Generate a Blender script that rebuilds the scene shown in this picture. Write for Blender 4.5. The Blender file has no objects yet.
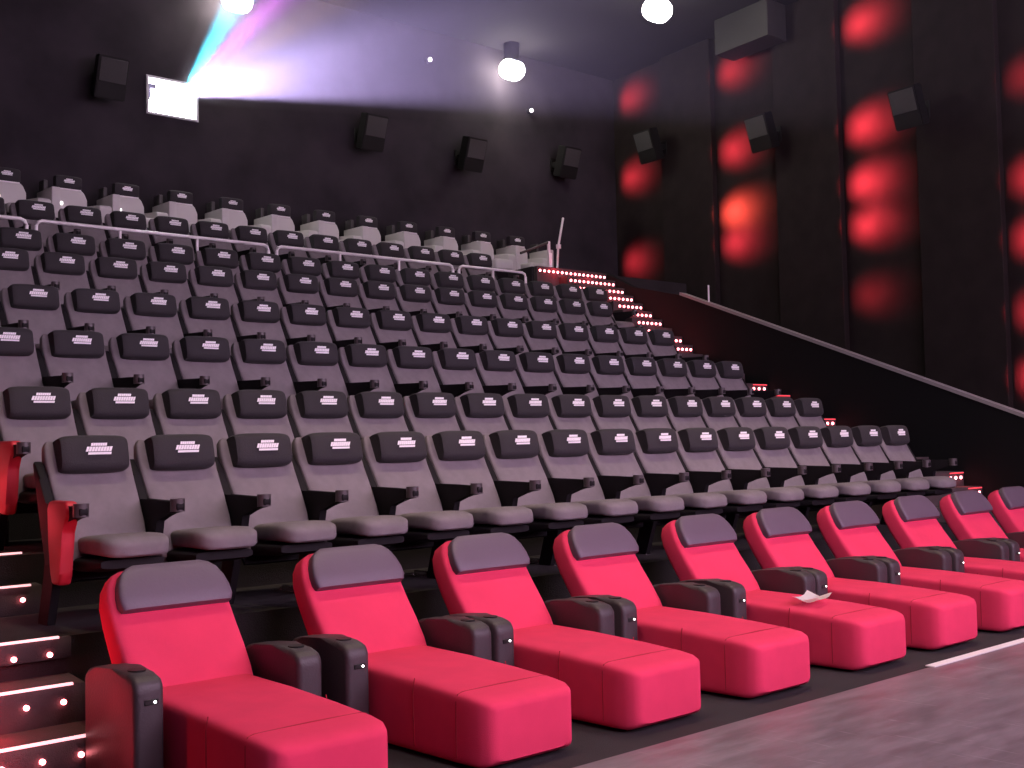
import bpy, bmesh, math, random
from math import sin, cos, pi, radians
from mathutils import Vector, Matrix
random.seed(4)
SC = bpy.context.scene
COL = SC.collection

# ------------------------------------------------------------------ materials
def mat(name, col, rough=.6, metal=0, emit=None, es=0, bump=0, bscale=200, vary=0, vscale=6, sheen=0, spec=None, bcoord='Object'):
    m = bpy.data.materials.new(name); m.use_nodes = True
    nt = m.node_tree; b = nt.nodes['Principled BSDF']
    b.inputs['Base Color'].default_value = (*col, 1)
    b.inputs['Roughness'].default_value = rough
    b.inputs['Metallic'].default_value = metal
    if spec is not None: b.inputs['Specular IOR Level'].default_value = spec
    if sheen:
        b.inputs['Sheen Weight'].default_value = sheen
        b.inputs['Sheen Roughness'].default_value = .5
    if emit:
        b.inputs['Emission Color'].default_value = (*emit, 1)
        b.inputs['Emission Strength'].default_value = es
    tc = nt.nodes.new('ShaderNodeTexCoord')
    if bump:
        n = nt.nodes.new('ShaderNodeTexNoise'); n.inputs['Scale'].default_value = bscale; n.inputs['Detail'].default_value = 3
        nt.links.new(tc.outputs[bcoord], n.inputs['Vector'])
        bp = nt.nodes.new('ShaderNodeBump'); bp.inputs['Strength'].default_value = bump; bp.inputs['Distance'].default_value = .01
        nt.links.new(n.outputs['Fac'], bp.inputs['Height']); nt.links.new(bp.outputs['Normal'], b.inputs['Normal'])
    if vary:
        n = nt.nodes.new('ShaderNodeTexNoise'); n.inputs['Scale'].default_value = vscale; n.inputs['Detail'].default_value = 5
        nt.links.new(tc.outputs[bcoord], n.inputs['Vector'])
        r = nt.nodes.new('ShaderNodeMapRange'); r.inputs['From Min'].default_value = .3; r.inputs['From Max'].default_value = .7
        r.inputs['To Min'].default_value = 1-vary; r.inputs['To Max'].default_value = 1+vary
        nt.links.new(n.outputs['Fac'], r.inputs['Value'])
        v = nt.nodes.new('ShaderNodeVectorMath'); v.operation = 'SCALE'; v.inputs[0].default_value = col
        nt.links.new(r.outputs['Result'], v.inputs['Scale']); nt.links.new(v.outputs['Vector'], b.inputs['Base Color'])
    return m

M = dict(
    seat=mat('charcoal_fabric', (.20, .172, .184), .8, bump=.3, bscale=260, vary=.12, vscale=9, spec=.25),
    cover=mat('black_cover_cloth', (.022, .018, .022), .8, bump=.3, bscale=120, sheen=.05),
    logo=mat('white_print', (.95, .92, .95), .6),
    plastic=mat('black_plastic', (.011, .009, .011), .6, spec=.15),
    cup=mat('dark_grey_plastic', (.07, .055, .06), .4),
    redpanel=mat('red_vinyl', (.55, .02, .04), .45),
    steel=mat('dark_steel', (.05, .045, .05), .4, .6),
    chrome=mat('chrome', (.75, .72, .75), .25, 1),
    red=mat('red_fabric', (.78, .050, .125), .85, bump=.25, bscale=300, vary=.05, vscale=5, spec=.12),
    seam=mat('dark_red_seam', (.42, .012, .03), .85),
    pad=mat('grey_headrest_leather', (.125, .088, .125), .5, bump=.15, bscale=60),
    arm=mat('charcoal_vinyl', (.052, .036, .042), .5, bump=.2, bscale=80),
    hole=mat('black_hole', (.004, .003, .004), .5),
    led=mat('white_led', (1, 1, 1), .5, emit=(1, .95, .95), es=4),
    ledwarm=mat('warm_led', (1, 1, 1), .5, emit=(1, .97, .9), es=4),
    redled=mat('red_led', (1, .1, .1), .5, emit=(1, .22, .25), es=14),
    nose=mat('nosing_strip_light', (1, .8, .8), .5, emit=(1, .45, .48), es=1.6),
    rednose=mat('red_nosing_strip', (1, .1, .1), .5, emit=(1, .06, .09), es=1.2),
    carpet=mat('black_carpet', (.022, .016, .019), .95, bump=.5, bscale=150, vary=.3, vscale=2.5),
    stepcarpet=mat('step_carpet', (.07, .045, .05), .9, bump=.5, bscale=150, vary=.2, vscale=4),
    wall=mat('black_wall_cloth', (.034, .028, .034), .95, bump=.15, bscale=60, vary=.25, vscale=1.2, spec=.1),
    wallr=mat('side_wall_cloth', (.022, .016, .016), .85, bump=.1, bscale=60, vary=.15, vscale=3, spec=.1),
    ceil=mat('black_ceiling', (.03, .027, .03), .95, spec=.1),
    parapet=mat('parapet_paint', (.007, .007, .008), .8, spec=.15),
    cap=mat('grey_parapet_cap', (.30, .27, .28), .6),
    rail=mat('brushed_rail', (.85, .80, .82), .35, .2),
    vip=mat('light_grey_leather', (.56, .53, .52), .5, bump=.1, bscale=50),
    vipdark=mat('dark_divider', (.05, .045, .045), .6),
    speaker=mat('speaker_black', (.012, .011, .011), .6, spec=.2),
    grille=mat('speaker_grille', (.045, .042, .042), .7, bump=.6, bscale=300),
    paper=mat('white_paper', (.95, .95, .97), .7),
    frame=mat('window_frame_paint', (.6, .6, .62), .5),
    duct=mat('grey_duct', (.035, .032, .03), .7),
    white=mat('white_tape', (.8, .78, .78), .6),
)
# scuffed grey stage floor
def stage_mat():
    m = mat('scuffed_grey_floor', (.16, .135, .15), .34)
    nt = m.node_tree; b = nt.nodes['Principled BSDF']
    tc = nt.nodes.new('ShaderNodeTexCoord')
    mp = nt.nodes.new('ShaderNodeMapping'); mp.inputs['Scale'].default_value = (1.2, 5, 1); mp.inputs['Rotation'].default_value = (0, 0, .5)
    nt.links.new(tc.outputs['Object'], mp.inputs['Vector'])
    n = nt.nodes.new('ShaderNodeTexNoise'); n.inputs['Scale'].default_value = 2.2; n.inputs['Detail'].default_value = 9; n.inputs['Roughness'].default_value = .68
    nt.links.new(mp.outputs['Vector'], n.inputs['Vector'])
    r = nt.nodes.new('ShaderNodeValToRGB')
    r.color_ramp.elements[0].position = .36; r.color_ramp.elements[0].color = (.13, .105, .12, 1)
    r.color_ramp.elements[1].position = .68; r.color_ramp.elements[1].color = (.25, .205, .235, 1)
    nt.links.new(n.outputs['Fac'], r.inputs['Fac'])
    # thin pale scratches
    mp2 = nt.nodes.new('ShaderNodeMapping'); mp2.inputs['Scale'].default_value = (7, .5, 1); mp2.inputs['Rotation'].default_value = (0, 0, .45)
    nt.links.new(tc.outputs['Object'], mp2.inputs['Vector'])
    n2 = nt.nodes.new('ShaderNodeTexNoise'); n2.inputs['Scale'].default_value = 5; n2.inputs['Detail'].default_value = 2; n2.inputs['Distortion'].default_value = .6
    nt.links.new(mp2.outputs['Vector'], n2.inputs['Vector'])
    r2 = nt.nodes.new('ShaderNodeValToRGB'); r2.color_ramp.elements[0].position = .66; r2.color_ramp.elements[1].position = .74
    nt.links.new(n2.outputs['Fac'], r2.inputs['Fac'])
    mx = nt.nodes.new('ShaderNodeMixRGB'); mx.inputs['Color2'].default_value = (.42, .38, .40, 1)
    mu = nt.nodes.new('ShaderNodeMath'); mu.operation = 'MULTIPLY'; mu.inputs[1].default_value = .5
    nt.links.new(r2.outputs['Color'], mu.inputs[0]); nt.links.new(mu.outputs[0], mx.inputs['Fac'])
    nt.links.new(r.outputs['Color'], mx.inputs['Color1']); nt.links.new(mx.outputs['Color'], b.inputs['Base Color'])
    rr = nt.nodes.new('ShaderNodeMapRange'); rr.inputs['To Min'].default_value = .25; rr.inputs['To Max'].default_value = .5
    nt.links.new(n.outputs['Fac'], rr.inputs['Value']); nt.links.new(rr.outputs['Result'], b.inputs['Roughness'])
    return m
M['stage'] = stage_mat()

# ------------------------------------------------------------------ mesh helpers
def box(bm, x0, x1, y0, y1, z0, z1, bev=0, seg=2):
    vs = [bm.verts.new((x, y, z)) for x in (x0, x1) for y in (y0, y1) for z in (z0, z1)]
    fs = [bm.faces.new([vs[i] for i in q]) for q in ((0, 1, 3, 2), (4, 6, 7, 5), (0, 4, 5, 1), (2, 3, 7, 6), (0, 2, 6, 4), (1, 5, 7, 3))]
    if bev:
        es = list({e for f in fs for e in f.edges})
        bmesh.ops.bevel(bm, geom=es, offset=bev, segments=seg, affect='EDGES', profile=.5)

def prism(bm, pts, x0, x1, bev=0, seg=2):
    """closed outline in (y, z) run along x"""
    a = [bm.verts.new((x0, y, z)) for y, z in pts]; b = [bm.verts.new((x1, y, z)) for y, z in pts]
    n = len(pts)
    fs = [bm.faces.new(a[::-1]), bm.faces.new(b)]
    for i in range(n): fs.append(bm.faces.new((a[i], a[(i+1) % n], b[(i+1) % n], b[i])))
    if bev:
        es = list({e for f in fs for e in f.edges})
        bmesh.ops.bevel(bm, geom=es, offset=bev, segments=seg, affect='EDGES', profile=.5)

def outline_xz(bm, pts, y0, y1, bev=0, seg=2):
    a = [bm.verts.new((x, y0, z)) for x, z in pts]; b = [bm.verts.new((x, y1, z)) for x, z in pts]
    n = len(pts)
    fs = [bm.faces.new(a[::-1]), bm.faces.new(b)]
    for i in range(n): fs.append(bm.faces.new((a[i], a[(i+1) % n], b[(i+1) % n], b[i])))
    if bev:
        es = list({e for f in fs for e in f.edges})
        bmesh.ops.bevel(bm, geom=es, offset=bev, segments=seg, affect='EDGES', profile=.5)

def sp(v, e): return math.copysign(abs(v)**e, v)
def loft(bm, secs, n=28, e=.35):
    """secs: (x, y, z, angle of the section normal in the yz plane, half width, half thickness)"""
    rings = []
    for x, y, z, a, hw, ht in secs:
        r = []
        for i in range(n):
            t = 2*pi*(i+.5)/n
            u, v = hw*sp(cos(t), e), ht*sp(sin(t), e)
            r.append(bm.verts.new((x+u, y+v*cos(a), z+v*sin(a))))
        rings.append(r)
    for p, q in zip(rings, rings[1:]):
        for i in range(n): bm.faces.new((p[i], p[(i+1) % n], q[(i+1) % n], q[i]))
    bm.faces.new(rings[0][::-1]); bm.faces.new(rings[-1])

def pillow(bm, cx, cy, cz, hx, hy, hz, ex=.25, e=.6, tilt=0, n=24, mrings=12):
    R = Matrix.Rotation(tilt, 3, 'X'); rings = []
    for j in range(1, mrings):
        t = -pi/2 + pi*j/mrings
        sx, k = hx*sp(sin(t), .6 if ex else 1), abs(cos(t))**ex
        r = []
        for i in range(n):
            a = 2*pi*i/n
            p = R @ Vector((sx, hy*k*sp(cos(a), e), hz*k*sp(sin(a), e)))
            r.append(bm.verts.new((p.x+cx, p.y+cy, p.z+cz)))
        rings.append(r)
    for p, q in zip(rings, rings[1:]):
        for i in range(n): bm.faces.new((p[i], q[i], q[(i+1) % n], p[(i+1) % n]))
    bm.faces.new(rings[0]); bm.faces.new(rings[-1][::-1])

def tube(bm, pts, r, n=10):
    pts = [Vector(p) for p in pts]; rings = []
    for i, p in enumerate(pts):
        d = (pts[min(i+1, len(pts)-1)] - pts[max(i-1, 0)]).normalized()
        up = Vector((0, 0, 1)) if abs(d.z) < .9 else Vector((0, 1, 0))
        a = d.cross(up).normalized(); b = d.cross(a)
        rings.append([bm.verts.new(p + a*r*cos(2*pi*k/n) + b*r*sin(2*pi*k/n)) for k in range(n)])
    for p, q in zip(rings, rings[1:]):
        for i in range(n): bm.faces.new((p[i], p[(i+1) % n], q[(i+1) % n], q[i]))
    bm.faces.new(rings[0][::-1]); bm.faces.new(rings[-1])

def cyl(bm, c, r, h, axis='Z', n=20, r2=None):
    r2 = r if r2 is None else r2
    A = []
    for k, (rr, s) in enumerate(((r, -h/2), (r2, h/2))):
        ring = []
        for i in range(n):
            a = 2*pi*i/n; u, v = rr*cos(a), rr*sin(a)
            p = {'Z': (u, v, s), 'Y': (u, s, v), 'X': (s, u, v)}[axis]
            ring.append(bm.verts.new((p[0]+c[0], p[1]+c[1], p[2]+c[2])))
        A.append(ring)
    for i in range(n): bm.faces.new((A[0][i], A[0][(i+1) % n], A[1][(i+1) % n], A[1][i]))
    bm.faces.new(A[0][::-1]); bm.faces.new(A[1])

def obj(name, bm, m, parent=None, smooth=True, rot=None):
    bmesh.ops.recalc_face_normals(bm, faces=bm.faces)
    me = bpy.data.meshes.new(name); bm.to_mesh(me); bm.free()
    me.materials.append(M[m] if isinstance(m, str) else m)
    if smooth:
        me.shade_smooth()
        try: me.set_sharp_from_angle(angle=radians(42))
        except Exception: pass
    o = bpy.data.objects.new(name, me); COL.objects.link(o)
    if parent: o.parent = parent
    return o

def part(name, fn, m, parent, *a, **k):
    bm = bmesh.new(); fn(bm, *a, **k); return obj(name, bm, m, parent)

def tag(o, label=None, cat=None, group=None, kind=None):
    if label: o['label'] = label
    if cat: o['category'] = cat
    if group: o['group'] = group
    if kind: o['kind'] = kind
    return o

def thing(name, label, cat, loc=(0, 0, 0), group=None):
    o = bpy.data.objects.new(name, None); COL.objects.link(o); o.location = loc
    o.empty_display_size = .1
    return tag(o, label, cat, group)

def copy_tree(o, parent=None, skip=()):
    c = o.copy(); COL.objects.link(c); c.parent = parent
    for ch in list(o.children):
        if ch.name.split('.')[0] in skip: continue
        copy_tree(ch, c, skip)
    return c

def struct(name, bm, m, smooth=False):
    return tag(obj(name, bm, m, smooth=smooth), kind='structure')

ORD = ['first', 'second', 'third', 'fourth', 'fifth', 'sixth', 'seventh', 'eighth', 'ninth', 'tenth', 'eleventh', 'twelfth',
       'thirteenth', 'fourteenth', 'fifteenth', 'sixteenth', 'seventeenth']

# ------------------------------------------------------------------ the hall
FZ = -1.6
XL, XR, YS, YB, ZC = -.5, 16.95, -3.4, 16.8, 7.5
K, Y0 = .146, 7.17                               # the aisles and side walls run slightly oblique to the rows
def skx(x, y): return x + K*(y-Y0)
def shear(bm):
    for v in bm.verts: v.co.x = skx(v.co.x, v.co.y)
PX = 14.5                                        # parapet beside the right-hand stairs
SXR = 12.72                                      # seats end, right-hand stairs begin
#        edge Y, floor z
TIER = {1: (6.55, -1.006), 2: (7.75, -.648), 3: (9.10, -.108), 4: (10.36, .42), 5: (11.77, .973), 6: (13.02, 1.338), 7: (14.05, 1.986), 8: (15.33, 2.775)}
def slab(name, m, x0, x1, y0, y1, z0, z1, bev=0):
    bm = bmesh.new(); box(bm, x0, x1, y0, y1, z0, z1, bev=bev, seg=1); shear(bm); return struct(name, bm, m)
slab('floor', 'carpet', XL, XR, YS, 6.55, FZ-.2, FZ)
for i in range(1, 9):
    y0, z = TIER[i]; y1 = TIER[i+1][0] if i < 8 else YB
    slab('floor', 'carpet', XL, {6: 13.72, 7: 12.75, 8: XR}.get(i, SXR), y0, y1, FZ-.2, z)
slab('floor', 'carpet', 12.75, XR, 14.62, 15.33, FZ-.2, 2.95)       # landing
slab('floor', 'carpet', SXR, PX, 6.3, 14.62, FZ-.2, FZ+.02)       # under the right-hand stairs
slab('floor', 'carpet', PX+.12, XR, 6.55, 14.62, FZ-.2, FZ)       # side passage
slab('floor', 'stage', XL, XR, YS+.1, 4.2, FZ, FZ+.012)

slab('ceiling', 'ceil', XL, XR, YS, YB, ZC, ZC+.2)
slab('wall_left', 'wall', XL-.2, XL, YS, YB+.2, FZ-.2, ZC+.2)
slab('wall_front', 'wall', XL, XR, YS-.2, YS, FZ-.2, ZC+.2)
WX0, WX1, WZ0, WZ1 = 8.0, 8.85, 5.05, 5.64       # projection port in the back wall
bm = bmesh.new()
box(bm, -.2, WX0, YB, YB+.25, FZ-.2, ZC+.2); box(bm, WX1, 19.5, YB, YB+.25, FZ-.2, ZC+.2)
box(bm, WX0, WX1, YB, YB+.25, FZ-.2, WZ0); box(bm, WX0, WX1, YB, YB+.25, WZ1, ZC+.2)
struct('wall_back', bm, 'wall')
slab('wall_right', 'wallr', XR, XR+.2, YS, YB+.2, FZ-.2, ZC+.2)
FINS = [16.78, 13.83, 10.86, 7.95, 5.0]
for k, f in enumerate(FINS[1:]):                 # raised cloth panels between the lit recesses
    slab('trim_%d' % (k+1), 'wallr', XR-.14, XR, f, f+1.40, FZ, ZC-.01, bev=.01)
# parapet: sloped guard wall with a grey cap
s = .363
zc = lambda y: .19 + s*(y-6.6)
bm = bmesh.new(); prism(bm, [(2.6, FZ-.1), (14.6, FZ-.1), (14.6, 2.98), (13.8, 2.62), (12.63, zc(12.63)-.03), (2.6, zc(2.6)-.03)], PX, PX+.12); shear(bm)
struct('wall_parapet', bm, 'parapet')
bm = bmesh.new(); prism(bm, [(2.6, zc(2.6)-.03), (12.63, zc(12.63)-.03), (12.63, zc(12.63)+.015), (2.6, zc(2.6)+.015)], PX-.02, PX+.14); shear(bm)
struct('trim_5', bm, 'cap')

# projection port with the lit booth behind it
pw = thing('projection_window', 'brightly lit rectangular projection port high in the dark back wall', 'window', ((WX0+WX1)/2, YB, WZ0))
pw.name = 'projection_window'
hx = (WX1-WX0)/2; hz = WZ1-WZ0
def fr(bm):
    t = .035
    box(bm, -hx, hx, -.02, .06, 0, t); box(bm, -hx, hx, -.02, .06, hz-t, hz)
    box(bm, -hx, -hx+t, -.02, .06, t, hz-t); box(bm, hx-t, hx, -.02, .06, t, hz-t)
part('frame', fr, 'frame', pw)
bm = bmesh.new(); box(bm, -hx+.035, hx-.035, .03, .05, .035, hz-.035)
obj('lit_pane', bm, mat('lit_booth_glass', (.9, .9, 1), .3, emit=(.93, .93, 1), es=30), pw)
bm = bmesh.new(); box(bm, -hx+.035, -hx+.16, .005, .03, .40, .47); box(bm, -hx+.035, -hx+.12, .005, .03, .22, .24); box(bm, -hx+.035, -hx+.075, .005, .03, .25, .40)
obj('shutter', bm, mat('lavender_shutter', (.4, .4, .6), .5), pw)

SCREEN = 5.8
# the cinema screen (behind the camera), the main light of the hall
SX0, SX1, SZ0, SZ1 = 1.2, 14.2, .85, 6.2
sc = thing('cinema_screen', 'wide glowing cinema screen on the front wall facing all seats', 'screen', ((SX0+SX1)/2, YS+.25, SZ0))
bm = bmesh.new(); box(bm, -(SX1-SX0)/2, (SX1-SX0)/2, -.02, 0, 0, SZ1-SZ0)
obj('screen_surface', bm, mat('glowing_screen', (.8, .8, .8), .9, emit=(1, .70, .97), es=SCREEN), sc)
bm = bmesh.new()
w2 = (SX1-SX0)/2; h2 = SZ1-SZ0
box(bm, -w2-.15, w2+.15, -.06, .02, -.15, 0); box(bm, -w2-.15, w2+.15, -.06, .02, h2, h2+.15)
box(bm, -w2-.15, -w2, -.06, .02, 0, h2); box(bm, w2, w2+.15, -.06, .02, 0, h2)
obj('screen_frame', bm, 'speaker', sc)

# ------------------------------------------------------------------ stairs
def led_row(step, xs, y, z, r, m='redled'):
    first = None
    for x in xs:
        if first is None:
            bm = bmesh.new(); cyl(bm, (0, 0, 0), r, .014, 'Y', 10); first = obj('riser_light', bm, m, step); first.location = (x, y, z)
        else:
            c = first.copy(); COL.objects.link(c); c.parent = step; c.location = (x, y, z)

def staircase(label, steps):
    st = thing('aisle_staircase', label, 'stairs', (0, 0, 0))
    for (x0, x1, yf, yb, zb, zt, leds, side) in steps:
        bm = bmesh.new()
        box(bm, x0, x1, yf, yb, zb, zt, bev=.006, seg=1); shear(bm)
        o = obj('step', bm, 'stepcarpet', st)
        led_row(o, [skx(x, yf) for x in leds], yf-.006, zt-.085 if side == 'L' else zt-.075, .014 if side == 'L' else .020)
        bm = bmesh.new()
        if side == 'L': box(bm, x0, x1-.07, yf-.014, yf+.012, zt-.003, zt+.008)
        elif leds: box(bm, x1-.36, x1-.02, yf-.01, yf+.0, zt-.022, zt-.010)
        if side != 'D' and leds:
            shear(bm); obj('nosing_light', bm, 'nose' if side == 'L' else 'rednose', o)
        else: bm.free()
    return st
left = []
prev = FZ
for i in range(1, 5):
    ye, z = TIER[i]; ye += .15 if i == 2 else 0; n = max(2, round((z-prev)/.19)); run = {1: .34, 2: .3}.get(i, .27); x1 = 2.74 if i == 1 else 2.84
    for j in range(1, n+1):
        zt = prev + (z-prev)*j/n; ds = [x1-.12-.19*q for q in range(6)]
        if j == n: left.append((XL+.02, x1, ye-.05, ye, zt-.11, zt+.004, ds, 'L'))
        else: left.append((XL+.02, x1, ye-(n-j)*run, ye, prev, zt, ds, 'L'))
    prev = z
staircase('carpeted left aisle stairs with glowing nosings and red step lights', left)
TBL = [(6.35, -1.6), (6.95, -.98), (7.4, -.61), (9.47, .14), (10.35, .53), (12.35, 1.338)]
def y_at(z):
    for (ya, za), (yb, zb) in zip(TBL, TBL[1:]):
        if z <= zb: return ya + (yb-ya)*(z-za)/(zb-za)
    return TBL[-1][0]
right = []; n = 16; rz = (1.338-FZ)/n
for q in range(n):
    yf = y_at(FZ+rz*(q+.5)); ynext = y_at(FZ+rz*(q+1.5)) if q < n-1 else 12.35
    right.append((SXR+.02, PX-.01, yf, ynext, FZ+.021, FZ+rz*(q+1), [PX-.1-.13*k for k in range(3)] if q in (4, 5, 9, 11, 12, 14) else [], 'R'))
for n in range(10):
    zt = 1.338 + .1612*(n+1); yf = 12.35 + .24*n
    x0 = 13.74 if n < 7 else (13.3 if n < 9 else 12.78)
    x = PX-.08; xs = []
    while x > x0+.05: xs.append(x); x -= .105
    right.append((x0, PX-.01, yf, yf+.24 if n < 9 else 14.61, 1.34 if n < 7 else 2.0, min(zt, 2.95), xs, 'D'))
staircase('right-hand stairs with rows of red lights climbing beside the dark parapet', right)

# ------------------------------------------------------------------ dark cinema seats
def logo_marks(bm, w, h, y):
    """three lines of slanted white lettering blocks, too small in the photo to read"""
    def glyphs(z0, z1, x0, x1, n, gap, sl=.25):
        step = (x1-x0)/n
        for k in range(n):
            a = x0+k*step; b = a+step*(1-gap); d = (z1-z0)*sl
            outline_xz(bm, [(a, z0), (b, z0), (b+d, z1), (a+d, z1)], y-.002, y)
    glyphs(.62*h, .95*h, -.28*w, .26*w, 7, .12)
    glyphs(.0*h, .54*h, -.47*w, .40*w, 9, .14, .4)
    glyphs(-.34*h, -.08*h, -.40*w, .38*w, 13, .08)
def side_arc(bm, x0, x1, pts): prism(bm, pts, x0, x1, bev=.008, seg=1)

def make_seat():
    t = thing('cinema_chair', 'x', 'seat')
    bm = bmesh.new()                                  # backrest: tilted, slightly hollow pad with shaped top
    secs = []
    for z, y, hw, ht in ((.33, -.245, .20, .02), (.34, -.25, .235, .045), (.42, -.235, .255, .06), (.56, -.185, .258, .06), (.70, -.115, .26, .055),
                         (.82, -.045, .262, .05), (.90, -.005, .263, .048), (.98, .03, .263, .045), (1.04, .05, .256, .04), (1.065, .06, .24, .03), (1.07, .062, .19, .015)):
        secs.append((0, y, z, radians(-22), hw, ht))
    loft(bm, secs, 32, .3); obj('backrest', bm, 'seat', t)
    bm = bmesh.new()                                  # hard black shell behind the pad
    secs = [(0, y+.075, z, radians(-22), hw, .018) for z, y, hw in ((.25, -.26, .2), (.34, -.24, .23), (.56, -.17, .235), (.82, -.03, .235), (.93, .015, .22), (1.0, .03, .19))]
    loft(bm, secs, 20, .3); obj('back_shell', bm, 'plastic', t)
    bm = bmesh.new(); pillow(bm, 0, -.045, .987, .212, .085, .115, ex=.13, e=.5, tilt=radians(-12))
    hc = obj('headrest_cover', bm, 'cover', t)
    bm = bmesh.new(); logo_marks(bm, .185, .055, 0)
    lg = obj('logo', bm, 'logo', hc); lg.location = (.015, -.137, 1.008); lg.rotation_euler.x = radians(-12)
    bm = bmesh.new()                                  # cushion, rounded front lip
    secs = []
    for y, z, hw, ht in ((-.20, .46, .19, .03), (-.215, .46, .205, .05), (-.32, .465, .214, .056), (-.47, .47, .22, .06), (-.57, .47, .218, .062),
                         (-.635, .462, .203, .058), (-.675, .452, .17, .046), (-.69, .447, .13, .028)):
        secs.append((.02, y, z, radians(90), hw*.95, ht))
    loft(bm, secs, 32, .42); obj('seat_cushion', bm, 'seat', t)
    bm = bmesh.new()                                  # black pan beneath the cushion
    secs = [(0, y, z, radians(90), hw, ht) for y, z, hw, ht in ((-.18, .36, .19, .03), (-.3, .355, .215, .045), (-.5, .36, .215, .04), (-.62, .37, .19, .025))]
    loft(bm, secs, 20, .4); obj('seat_pan', bm, 'plastic', t)
    arm(t, -.29)
    bm = bmesh.new()                                  # leg standing under the armrest
    prism(bm, [(-.02, 0), (-.02, .03), (-.12, .30), (-.12, .40), (-.26, .40), (-.26, .28), (-.16, .03), (-.16, 0)], -.315, -.265, bev=.006, seg=1)
    obj('leg', bm, 'plastic', t)
    return t
def arm(t, x):
    bm = bmesh.new()
    prism(bm, [(.06, .94), (.035, .96), (-.06, .86), (-.14, .70), (-.46, .705), (-.62, .705), (-.635, .69), (-.635, .655), (-.62, .642), (-.46, .625), (-.36, .59), (-.325, .37), (-.13, .34), (-.05, .62)], x-.026, x+.026, bev=.012)
    a = obj('armrest', bm, 'plastic', t)
    bm = bmesh.new()                                  # cup holder ring at the tip
    cyl(bm, (x, -.59, .682), .043, .075, 'Z', 18); c = obj('cup_holder', bm, 'cup', a)
    return a
def end_panel(t, x):
    bm = bmesh.new()
    pts = [(-.22, .73), (-.19, .68), (-.22, .50), (-.23, .32), (-.26, .25), (-.37, .25), (-.40, .31), (-.40, .56), (-.49, .63), (-.49, .69), (-.46, .73)]
    prism(bm, pts, x-.045, x+.03, bev=.02, seg=3); return obj('end_panel', bm, 'redpanel', t)

proto = make_seat(); used = False
foot_me = None
def foot(t):
    global foot_me
    if foot_me is None:
        bm = bmesh.new(); box(bm, -.315, -.235, -.16, .24, 0, .014, bev=.004, seg=1); box(bm, -.30, -.26, -.0, .16, .014, .05, bev=.004, seg=1)
        cyl(bm, (-.275, -.1, .02), .012, .02); cyl(bm, (-.275, .2, .02), .012, .02)
        o = obj('foot_plate', bm, 'chrome', t); foot_me = o.data
    else:
        o = bpy.data.objects.new('foot_plate', foot_me); COL.objects.link(o); o.parent = t
ROWS = {  # row: X of seat 0, headrest Y, floor z, pitch, scale, first k, last k
    1: (3.047, 7.171, -1.006, .58, 1, 0, 16), 2: (3.174, 8.371, -.648, .58, 1, 0, 16), 3: (3.431, 9.732, -.108, .58, 1, 0, 16),
    4: (3.556, 10.989, .42, .58, 1, 0, 16), 5: (3.811, 12.403, .973, .58, 1, 1, 16), 6: (4.356, 13.65, 1.338, .6226, 1.07, 1, 16), 7: (4.472, 15.10, 1.986, .6136, 1.058, 1, 14)}
RN = {1: 'front', 2: 'second', 3: 'third', 4: 'fourth', 5: 'fifth', 6: 'sixth', 7: 'seventh'}
for r, (x0, y, z, s_, scl, ka, kb) in ROWS.items():
    for k in range(ka, kb+1):
        if not used: t = proto; used = True
        else: t = copy_tree(proto)
        t.location = (x0-.025+k*s_, y, z-.005); t.scale = (scl,)*3
        t['category'] = 'seat'; t['group'] = 'dark cinema seats of the %s row' % RN[r]
        if r <= 3 and k < 9:
            t['label'] = 'charcoal cinema seat with black headrest cover, %s from left aisle in %s grey row' % (ORD[k], RN[r])
        else:
            t['label'] = 'charcoal cinema seat with black headrest cover, %s from right end of %s grey row' % (ORD[kb-k], RN[r])
# special pieces, added after copying so that the copies stay plain
for t in [o for o in COL.objects if o.name.split('.')[0] == 'cinema_chair']:
    r = min(ROWS, key=lambda q: abs(ROWS[q][1]-t.location.y)); x0, y, z, s_, scl, ka, kb = ROWS[r]
    k = round((t.location.x-x0)/s_)
    if k == 0: end_panel(t, -.285)
    if k == kb: arm(t, .29)
    if r <= 2 and k % 2 == 1: foot(t)

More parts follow.
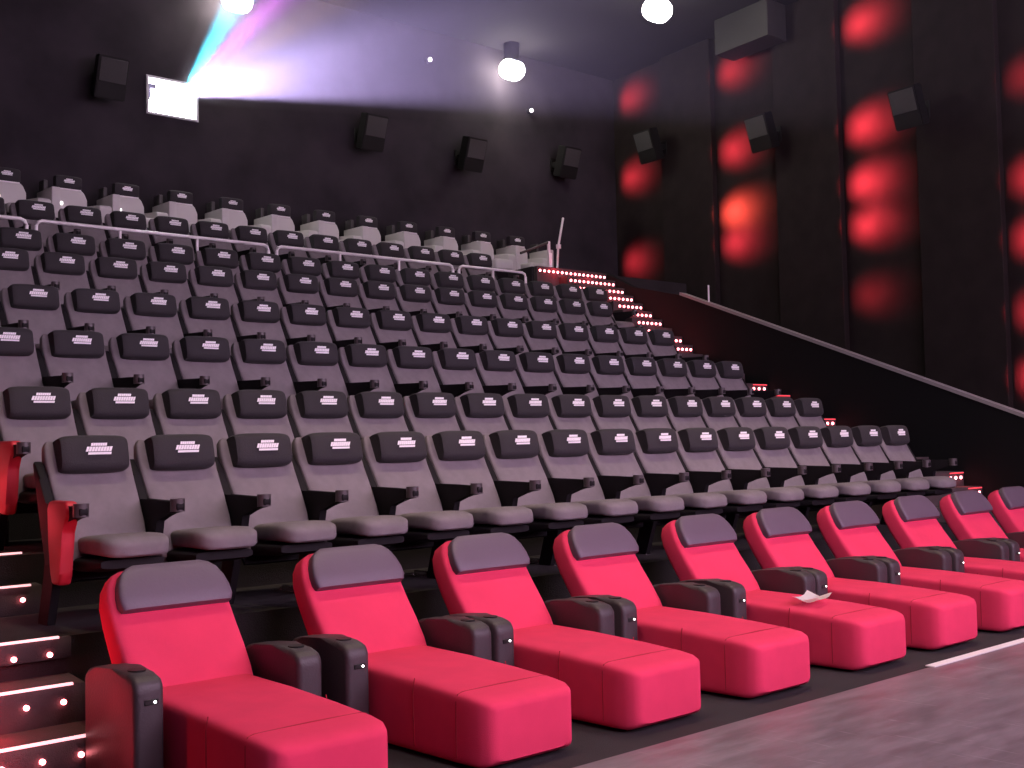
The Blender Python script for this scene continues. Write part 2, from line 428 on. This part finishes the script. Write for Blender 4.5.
# ------------------------------------------------------------------ red recliners (front row)
def make_recliner():
    t = thing('recliner_chair', 'x', 'recliner')
    def path(pts, hw, ht_of, e=.28): pass
    bm = bmesh.new()                                  # back: thick curved slab leaning away
    P = [(-.40, .20, .27, .04), (-.40, .215, .31, .07), (-.365, .30, .33, .09), (-.30, .41, .338, .095), (-.225, .52, .342, .095), (-.15, .63, .342, .09), (-.08, .74, .34, .09),
         (-.025, .84, .335, .088), (.015, .915, .315, .08), (.04, .965, .28, .065), (.052, .99, .23, .045), (.056, 1.0, .18, .02)]
    low = lambda v: v if v < .4 else .4+(v-.4)*.925
    P = [(y, low(z), hw, ht) for y, z, hw, ht in P]
    secs = []
    for i, (y, z, hw, ht) in enumerate(P):
        a, b = P[max(i-1, 0)], P[min(i+1, len(P)-1)]
        ang = math.atan2(b[1]-a[1], b[0]-a[0]) + pi/2
        if i < 2: ang = radians(148)
        secs.append((0, y, z, ang, hw, ht))
    loft(bm, secs, 36, .28); obj('backrest', bm, 'red', t)
    bm = bmesh.new()                                  # grey leather headrest pad on the upper back
    Q = [(-.090, .765, .28, .02), (-.092, .77, .305, .045), (-.075, .80, .318, .055), (-.045, .85, .316, .056), (-.01, .905, .302, .055), (.02, .955, .275, .05), (.035, .985, .24, .04), (.042, 1.005, .20, .02)]
    secs = []
    for i, (y, z, hw, ht) in enumerate(Q):
        secs.append((.014, y-.066, low(z)+.026, radians(150), hw, ht))
    loft(bm, secs, 36, .26); obj('headrest', bm, 'pad', t)
    bm = bmesh.new()                                  # long seat that ends in the leg rest
    secs = []
    for y, z1, hw in ((-.30, .34, .28), (-.31, .39, .30), (-.40, .415, .32), (-.8, .405, .325), (-1.2, .385, .325), (-1.49, .365, .322), (-1.58, .355, .312), (-1.63, .34, .29), (-1.655, .32, .26), (-1.66, .295, .23)):
        z0 = .012 if -1.62 < y < -.32 else (.03 if y > -1.64 else .05)
        secs.append((0, y, (z0+z1)/2, pi/2, hw, (z1-z0)/2))
    loft(bm, secs, 44, .16); s = obj('seat', bm, 'red', t)
    bm = bmesh.new(); secs = []                       # seams: across near the foot, round the sides
    tube(bm, [(-.322, -1.44, .05), (-.3235, -1.44, .2), (-.3215, -1.44, .32), (-.31, -1.44, .358), (-.28, -1.44, .3665), (0, -1.44, .370), (.28, -1.44, .3665), (.31, -1.44, .358), (.3215, -1.44, .32), (.322, -1.44, .05)], .003, 6)
    obj('seam', bm, 'seam', s)
    for sx in (-1, 1):
        bm = bmesh.new(); tube(bm, [(sx*.324, -1.1, .05), (sx*.3265, -1.1, .2), (sx*.3265, -1.1, .33), (sx*.314, -1.1, .395)], .003, 6); obj('seam', bm, 'seam', s)
    bm = bmesh.new(); box(bm, -.27, .27, -1.5, -.1, 0, .03, bev=.01, seg=1); box(bm, -.25, .25, -.45, .02, .03, .24, bev=.01, seg=1)
    obj('base', bm, 'plastic', t)
    for sx in (-1, 1):
        bm = bmesh.new(); x0, x1 = (sx*.362, sx*.512) if sx > 0 else (sx*.512, sx*.362)
        prism(bm, [(-.20, .0), (-.76, .0), (-.78, .06), (-.78, .50), (-.755, .54), (-.68, .56), (-.52, .565), (-.35, .55), (-.25, .54), (-.20, .50)], x0, x1, bev=.03, seg=3)
        a = obj('armrest', bm, 'arm', t)
        bm = bmesh.new(); cyl(bm, (sx*.437, -.64, .562), .043, .008, 'Z', 22); obj('cup_holder', bm, 'hole', a)
        if sx < 0:
            bm = bmesh.new(); box(bm, sx*.437-.03, sx*.437+.04, -.786, -.78, .42, .445, bev=.002, seg=1); c = obj('control_panel', bm, 'hole', a)
            bm = bmesh.new(); cyl(bm, (sx*.437+.02, -.788, .4325), .0065, .006, 'Y', 10); obj('button_light', bm, 'led', a)
    return t
RX = [2.96, 4.13, 5.18, 6.27, 7.44, 8.48, 9.56, 10.66, 11.76, 12.80]
rp = make_recliner()
for k, x in enumerate(RX):
    t = rp if k == 0 else copy_tree(rp)
    t.location = (x, 6.08, FZ); t['category'] = 'recliner'; t['group'] = 'red recliners of the front row'
    if k == 0: t['label'] = 'large red recliner with grey headrest beside the left aisle steps'
    elif k == 4: t['label'] = 'red recliner with a white paper lying on its seat'
    elif k == 9: t['label'] = 'red recliner farthest right in the front row, cut by the picture edge'
    elif k < 4: t['label'] = 'red recliner with grey headrest, %s from the left aisle steps in the front row' % ORD[k]
    else: t['label'] = 'red recliner with grey headrest, %s to the right of the one holding the paper' % ORD[k-5]

# folded paper lying on the fifth recliner
bm = bmesh.new()
g = [[None]*7 for _ in range(6)]
for i in range(6):
    for j in range(7):
        u, v = i/5-.5, j/6-.5
        g[i][j] = bm.verts.new((u*.30+v*.03, v*.20, .004+.03*abs(v)*2+.10*max(0, abs(u)-.25)+.003*sin(9*u+7*v)))
for i in range(5):
    for j in range(6): bm.faces.new((g[i][j], g[i+1][j], g[i+1][j+1], g[i][j+1]))
r_ = bmesh.ops.solidify(bm, geom=bm.faces[:], thickness=.002)
pp = obj('paper_sheet', bm, 'paper'); tag(pp, 'creased white paper lying on the seat of the fifth red recliner', 'paper')
pp.location = (7.40, 4.98, FZ+.406); pp.rotation_euler = (0, 0, radians(12))

# white tape along the carpet edge
bm = bmesh.new(); box(bm, 7.62, 12.6, 4.17, 4.24, FZ+.012, FZ+.018); o = obj('edge_strip', bm, 'white')
tag(o, 'narrow white strip on the floor edge in front of the recliners', 'strip')

# ------------------------------------------------------------------ light grey back-row seats
def make_vip():
    t = thing('premium_chair', 'x', 'seat')
    bm = bmesh.new(); outline_xz(bm, [(-.18, .25), (.27, .25), (.27, .70), (.23, .79), (.19, .83), (-.15, .83), (-.18, .80)], -.06, .10, bev=.025, seg=2)
    obj('backrest', bm, 'vip', t)
    bm = bmesh.new(); pillow(bm, .01, -.01, .92, .185, .06, .095, ex=.14, e=.5)
    h = obj('headrest_cover', bm, 'cover', t)
    bm = bmesh.new(); logo_marks(bm, .17, .045, 0); lg = obj('logo', bm, 'logo', h); lg.location = (.01, -.074, .925)
    bm = bmesh.new(); box(bm, -.15, .17, -.085, -.06, .812, .828, bev=.004, seg=1); obj('trim_strip', bm, 'rail', t)  # pale strip standing in for the highlight along the headrest's lower edge
    bm = bmesh.new(); box(bm, -.18, .24, -.62, -.04, .25, .45, bev=.05, seg=3); obj('seat_cushion', bm, 'vip', t)
    bm = bmesh.new(); box(bm, -.17, .23, -.55, .05, 0, .25, bev=.01, seg=1); obj('base', bm, 'plastic', t)
    bm = bmesh.new(); prism(bm, [(-.45, .0), (.08, .0), (.08, .64), (-.10, .61), (-.42, .585), (-.45, .55)], .27, .45, bev=.02); a = obj('armrest', bm, 'vip', t)
    bm = bmesh.new(); prism(bm, [(-.34, .0), (.08, .0), (.08, .50), (-.30, .48), (-.34, .45)], -.23, -.185, bev=.015); a = obj('armrest', bm, 'vipdark', t)
    bm = bmesh.new(); box(bm, -.125, -.085, -.078, -.06, .60, .64, bev=.004, seg=1); obj('reading_light', bm, 'led', t)
    bm = bmesh.new(); box(bm, .47, .585, -.42, .12, 0, .76, bev=.012); d = obj('divider', bm, 'vip', t)
    bm = bmesh.new(); box(bm, .50, .56, -.05, .12, .76, .92, bev=.01); obj('divider_post', bm, 'vipdark', d)
    return t
vp = make_vip()
for k in range(12):
    t = vp if k == 0 else copy_tree(vp)
    t.location = (5.708+.8369*k, 16.2, 2.775); t['category'] = 'seat'; t['group'] = 'pale premium seats of the back row'
    if k == 0: t['label'] = 'pale grey back-row seat cut by the left edge of the picture'
    elif k == 11: t['label'] = 'pale grey back-row seat farthest right, nearest the top stair landing'
    else: t['label'] = 'pale grey back-row seat below the projection port wall, %s from the left picture edge' % ORD[k]

# ------------------------------------------------------------------ railings behind the sixth row
def rail_section(x0, x1, posts, label):
    t = thing('guard_railing', label, 'railing', (x0, 14.10, 1.986), 'railings before the seventh row')
    L = x1-x0; H = .74; r = .07
    pts = [(0, 0, 0), (0, 0, H-r), (r*.3, 0, H-r*.3), (r, 0, H), (L-r, 0, H), (L-r*.3, 0, H-r*.3), (L, 0, H-r), (L, 0, 0)]
    part('top_rail', tube, 'rail', t, pts, .022)
    for p in posts: part('post', tube, 'rail', t, [(p, 0, .0), (p, 0, H-.01)], .018)
rail_section(1.9, 5.22, [1.1, 2.2], 'brushed steel railing section at the left picture edge before the seventh row')
rail_section(5.33, 8.45, [1.03, 2.07], 'brushed steel railing section, leftmost whole one behind the sixth row')
rail_section(8.58, 11.68, [1.03, 2.07], 'brushed steel railing section, middle one behind the sixth row')
rail_section(11.8, 13.2, [.7], 'brushed steel railing section nearest the right-hand stairs')
t = thing('leaning_pole', 'thin white pole leaning upright on the top landing before the back wall', 'pole', (14.66, 14.85, 2.95))
part('shaft', tube, 'rail', t, [(0, 0, 0), (.09, .05, .45), (.30, .12, 1.0)], .02)
part('clamp', cyl, 'rail', t, (.10, .05, .46), .045, .07)
t = thing('barrier_post', 'short bright post with sloping rail at the end of the back row', 'post', (14.42, 14.8, 2.95))
part('post', tube, 'rail', t, [(0, 0, 0), (0, 0, .5)], .03)
part('panel', box, 'paper', t, -.04, .04, -.045, -.03, .05, .30, .01)
part('sloping_rail', tube, 'vipdark', t, [(0, 0, .49), (-.62, .05, .25)], .022)
t = thing('upright_post', 'small pale upright post standing on the top of the parapet', 'post', (skx(PX+.06, 12.02), 12.02, zc(12.02)+.015))
part('post', tube, 'rail', t, [(0, 0, 0), (0, 0, .27)], .014)

# ------------------------------------------------------------------ speakers
def speaker(loc, rz, label, tilt=18, w=.46, h=.60, grille='grille'):
    t = thing('surround_speaker', label, 'speaker', loc, 'surround speakers on the walls'); t.rotation_euler = (0, 0, rz)
    R = Matrix.Rotation(radians(tilt), 4, 'X')
    bm = bmesh.new()
    vs = [(-w/2, -.14, -h/2), (w/2, -.14, -h/2), (w/2, -.14, h/2), (-w/2, -.14, h/2), (-w*.36, .14, -h/2), (w*.36, .14, -h/2), (w*.36, .14, h/2), (-w*.36, .14, h/2)]
    v = [bm.verts.new(p) for p in vs]
    for q in ((0, 1, 2, 3), (5, 4, 7, 6), (1, 5, 6, 2), (4, 0, 3, 7), (3, 2, 6, 7), (4, 5, 1, 0)): bm.faces.new([v[i] for i in q])
    bmesh.ops.bevel(bm, geom=bm.edges[:], offset=.015, segments=2, affect='EDGES'); bm.transform(R)
    obj('cabinet', bm, 'speaker', t)
    bm = bmesh.new(); box(bm, -w/2+.03, w/2-.03, -.152, -.14, -h*.1, h/2-.03, bev=.004, seg=1); bm.transform(R); obj('grille', bm, grille, t)
    bm = bmesh.new(); box(bm, -.05, .05, .05, .36, -.05, .05, bev=.006, seg=1); box(bm, -.09, .09, .34, .37, -.14, .14, bev=.006, seg=1); obj('bracket', bm, 'speaker', t)
for x, z, l in ((7.25, 5.36, 'dim wall speaker left of the bright projection port'), (11.86, 5.30, 'dark wall speaker on back wall, first to the right of the projection port'),
                (14.09, 5.25, 'dark wall speaker on back wall, second to the right of the projection port'), (16.54, 5.45, 'dark wall speaker on back wall nearest the red-lit side wall')):
    speaker((x, YB-.375, z), 0, l)
for y, z, l in ((15.2, 5.7, 'dark speaker on the red-lit side wall nearest the back corner'), (12.24, 5.28, 'dark speaker on the side wall between the farther and nearer red lights'),
                (9.22, 4.97, 'dark speaker on the side wall nearest the right picture edge')):
    speaker((skx(XR, y)-.5, y, z), radians(-90)-math.atan(K), l, w=.5, h=.62)
bm = bmesh.new(); box(bm, 16.25, XR-.15, 11.9, 13.18, 6.86, ZC-.002, bev=.01, seg=1); shear(bm); o = obj('air_duct', bm, 'duct')
tag(o, 'grey boxed duct end under the ceiling above the red side wall', 'duct')

# ------------------------------------------------------------------ lamps
def lamp(kind, name, loc, energy, color, **k):
    L = bpy.data.lights.new(name, kind); L.energy = energy; L.color = color
    for a, v in k.items(): setattr(L, a, v)
    o = bpy.data.objects.new(name, L); COL.objects.link(o); o.location = loc; return o
GLOW = mat('downlight_glow', (1, 1, 1), .5, emit=(1, .95, .86), es=60)
for (x, y, l, e) in ((9.36, 16.45, 'bright round downlight above the projection port at the picture top', 25), (15.12, 16.4, 'bright round downlight in the middle of the dark ceiling', 25),
                  (14.86, 12.58, 'bright round downlight nearest the red-lit side wall', 30), (3.6, 5.4, 'added unseen ceiling downlight warming the first red recliners', 520),
                  (7.4, 5.4, 'added unseen ceiling downlight warming the middle red recliners', 520), (11.2, 5.4, 'added unseen ceiling downlight warming the last red recliners', 520)):  # the strong recliner downlights are added out of view to brighten the seat tops
    t = thing('ceiling_downlight', l, 'ceiling light', (x, y, 7.0), 'round ceiling downlights')
    bm = bmesh.new(); cyl(bm, (0, 0, .30), .15, .40, 'Z', 28); obj('housing', bm, 'speaker', t)
    bm = bmesh.new(); pillow(bm, 0, 0, .0, .21, .21, .19, ex=.5, e=1, n=24); obj('bulb', bm, GLOW, t)
    q = lamp('SPOT', 'downlight_lamp', (x, y, 7), e, (1, .80, .52), spot_size=radians(72), spot_blend=.8, shadow_soft_size=.12); q.parent = t
    q.location = (0, 0, -.24)
for x, z, l in ((13.4, 6.93, 'tiny bright indicator light high on the dark back wall'), (15.9, 6.43, 'tiny bright indicator light beside the middle downlight')):
    t = thing('indicator_light', l, 'light', (x, YB, z))
    part('housing', cyl, 'steel', t, (0, -.04, 0), .05, .08, 'Y'); part('lens', cyl, 'led', t, (0, -.09, 0), .035, .03, 'Y')
# red wall washers tucked against the panel edges
REDS = [(0, 7.0, 1.0), (0, 5.35, 1.2), (0, 3.6, .9), (1, 6.76, .9), (1, 5.29, 1.3), (1, 4.14, 3.0), (1, 3.58, 1.3),
        (2, 6.75, 1.6), (2, 5.04, 1.9), (2, 4.1, 2.0), (2, 3.42, 1.6), (2, 2.26, .3), (3, 5.1, .4), (3, 3.63, .9), (3, 2.75, 1.2), (3, 1.7, .9), (3, .75, 1.4)]
for k, z, p in REDS:
    f = FINS[k]
    o = lamp('SPOT', 'red_wall_washer', (skx(XR, f)-.60, f-.05, z+.02), 520*p, (1, .05, .08) if (k, z) != (1, 4.14) else (1, .09, .06), spot_size=radians(74), spot_blend=1.0, shadow_soft_size=.22); o.scale = (1, .72, 1)
    d = Vector((.60, -.50, -.02)); o.rotation_euler = d.to_track_quat('-Z', 'Y').to_euler()
# red step lights
for (x, y, z, e) in ((2.2, 5.70, -1.50, 1.0), (2.2, 6.05, -1.30, 1.2), (2.2, 6.40, -1.10, 1.2), (2.0, 7.3, -.92, .7), (2.0, 7.65, -.74, .7), (2.2, 8.4, -.45, 1.3), (2.2, 8.8, -.25, 1.3),
                     (14.2, 12.5, 1.75, .5), (14.2, 13.1, 2.1, .5), (14.0, 13.6, 2.5, .7), (13.8, 14.2, 2.85, .8), (13.2, 14.4, 2.9, .8), (14.3, 7.3, -.65, .15), (14.3, 9.3, .1, .15), (14.3, 10.8, .7, .15), (14.3, 12.2, 1.35, .25)):
    lamp('POINT', 'red_step_lamp', (skx(x, y), y, z), e*3.6, (1, .03, .06), shadow_soft_size=.03)

# ------------------------------------------------------------------ projector beam in haze
PP = Vector((8.50, 16.75, 5.37))
def projector_light():
    L = bpy.data.lights.new('projector_lamp', 'SPOT'); L.energy = 1.0; L.spot_size = radians(60); L.spot_blend = .02; L.shadow_soft_size = .03
    L.use_nodes = True; nt = L.node_tree; N = nt.nodes; em = N['Emission']
    def math_(op, a, b=None, c=None):
        n = N.new('ShaderNodeMath'); n.operation = op
        for i, v in enumerate((a, b, c)):
            if v is None: continue
            if isinstance(v, (int, float)): n.inputs[i].default_value = v
            else: nt.links.new(v, n.inputs[i])
        return n.outputs[0]
    g = N.new('ShaderNodeNewGeometry'); s = N.new('ShaderNodeSeparateXYZ'); nt.links.new(g.outputs['Incoming'], s.inputs[0])
    X = math_('ADD', math_('MULTIPLY', math_('DIVIDE', s.outputs[0], s.outputs[1]), -19.9), 8.5)
    Z = math_('ADD', math_('MULTIPLY', math_('DIVIDE', s.outputs[2], s.outputs[1]), -19.9), 5.37)
    def band(v, a, b, soft=.15):
        m1 = N.new('ShaderNodeMapRange'); m1.interpolation_type = 'SMOOTHSTEP'; nt.links.new(v, m1.inputs[0]); m1.inputs[1].default_value = a-soft; m1.inputs[2].default_value = a+soft
        m2 = N.new('ShaderNodeMapRange'); m2.interpolation_type = 'SMOOTHSTEP'; nt.links.new(v, m2.inputs[0]); m2.inputs[1].default_value = b-soft; m2.inputs[2].default_value = b+soft
        m2.inputs[3].default_value = 1; m2.inputs[4].default_value = 0
        return math_('MULTIPLY', m1.outputs[0], m2.outputs[0])
    zin = band(Z, SZ0, SZ1, .05); top = band(Z, 4.6, SZ1, .3)
    acc = None
    def add(mask, col):
        nonlocal acc
        v = N.new('ShaderNodeVectorMath'); v.operation = 'SCALE'; v.inputs[0].default_value = col; nt.links.new(mask, v.inputs['Scale'])
        if acc is None: acc = v.outputs[0]
        else:
            a = N.new('ShaderNodeVectorMath'); a.operation = 'ADD'; nt.links.new(acc, a.inputs[0]); nt.links.new(v.outputs[0], a.inputs[1]); acc = a.outputs[0]
    add(math_('MULTIPLY', top, band(X, 1.3, 2.5, .2)), (.0, 2.2, 2.8))
    add(math_('MULTIPLY', top, band(X, 3.4, 4.8, .3)), (1.9, .35, 1.9))
    add(math_('MULTIPLY', top, band(X, 5.8, 7.8, .5)), (.9, .55, .45))
    add(math_('MULTIPLY', zin, band(X, 8.6, 14.1, .5)), (1.35, 1.05, 2.0))
    add(math_('MULTIPLY', zin, band(X, 1.2, 8.6, .3)), (.16, .13, .26))
    nt.links.new(acc, em.inputs['Color']); em.inputs['Strength'].default_value = PROJ
    o = bpy.data.objects.new('projector_lamp', L); COL.objects.link(o); o.location = PP - Vector((0, .12, 0))
    o.rotation_euler = (Vector((7.7, -3.15, 3.5)) - PP).to_track_quat('-Z', 'Y').to_euler()
PROJ = 16000
projector_light()
bm = bmesh.new()
a = [Vector((x, 16.77, z)) for x, z in ((8.36, 5.28), (8.64, 5.28), (8.64, 5.44), (8.36, 5.44))]
b = [Vector((x, YS+.4, z)) for x, z in ((SX0+.05, SZ0+.05), (SX1-.05, SZ0+.05), (SX1-.05, SZ1-.05), (SX0+.05, SZ1-.05))]
A = [bm.verts.new(p) for p in a]; B = [bm.verts.new(p) for p in b]
bm.faces.new(A); bm.faces.new(B[::-1])
for i in range(4): bm.faces.new((A[i], B[i], B[(i+1) % 4], A[(i+1) % 4]))
hm = bpy.data.materials.new('haze'); hm.use_nodes = True; nt = hm.node_tree; nt.nodes.remove(nt.nodes['Principled BSDF'])
vs = nt.nodes.new('ShaderNodeVolumeScatter'); vs.inputs['Color'].default_value = (.95, .92, 1, 1); vs.inputs['Density'].default_value = .012; vs.inputs['Anisotropy'].default_value = .68
g_ = nt.nodes.new('ShaderNodeNewGeometry'); sx_ = nt.nodes.new('ShaderNodeSeparateXYZ'); mr = nt.nodes.new('ShaderNodeMapRange'); mr.interpolation_type = 'SMOOTHSTEP'
mr.inputs[1].default_value = 5.0; mr.inputs[2].default_value = 15.5; mr.inputs[3].default_value = .0012; mr.inputs[4].default_value = .018     # density drops toward the screen to make the beam's light fade
nt.links.new(g_.outputs['Position'], sx_.inputs[0]); nt.links.new(sx_.outputs[1], mr.inputs[0]); nt.links.new(mr.outputs[0], vs.inputs['Density'])
nt.links.new(vs.outputs[0], nt.nodes['Material Output'].inputs['Volume'])
hz_ = obj('projection_haze', bm, hm, smooth=False); tag(hz_, 'hazy violet projector beam fanning out from the bright port', 'haze', kind='stuff')

# ------------------------------------------------------------------ world, camera
w = bpy.data.worlds.new('World'); SC.world = w; w.use_nodes = True
w.node_tree.nodes['Background'].inputs['Color'].default_value = (0, 0, 0, 1)
f, yaw, pit, rol = 1200.0, radians(42.35), radians(2.76), radians(-1.25)
fw = Vector((sin(yaw)*cos(pit), cos(yaw)*cos(pit), sin(pit))); rt = Vector((cos(yaw), -sin(yaw), 0)); up = rt.cross(fw)
r2 = cos(rol)*rt + sin(rol)*up; u2 = -sin(rol)*rt + cos(rol)*up
cam = bpy.data.cameras.new('camera'); cam.sensor_width = 36; cam.lens = f/1024*36; cam.clip_start = .02; cam.clip_end = 100
co = bpy.data.objects.new('camera', cam); COL.objects.link(co)
mx = Matrix.Identity(4)
for i in range(3): mx[i][0] = r2[i]; mx[i][1] = u2[i]; mx[i][2] = -fw[i]
co.matrix_world = mx; SC.camera = co
SC.view_settings.view_transform = 'Standard'; SC.view_settings.look = 'None'; SC.view_settings.gamma = 1
SC.view_settings.exposure = 0; SC.view_settings.use_curve_mapping = False
try:
    SC.cycles.use_denoising = True; SC.cycles.max_bounces = 6; SC.cycles.diffuse_bounces = 3; SC.cycles.glossy_bounces = 3
    SC.cycles.volume_bounces = 0; SC.cycles.sample_clamp_indirect = 4; SC.cycles.use_light_tree = True
except Exception: pass
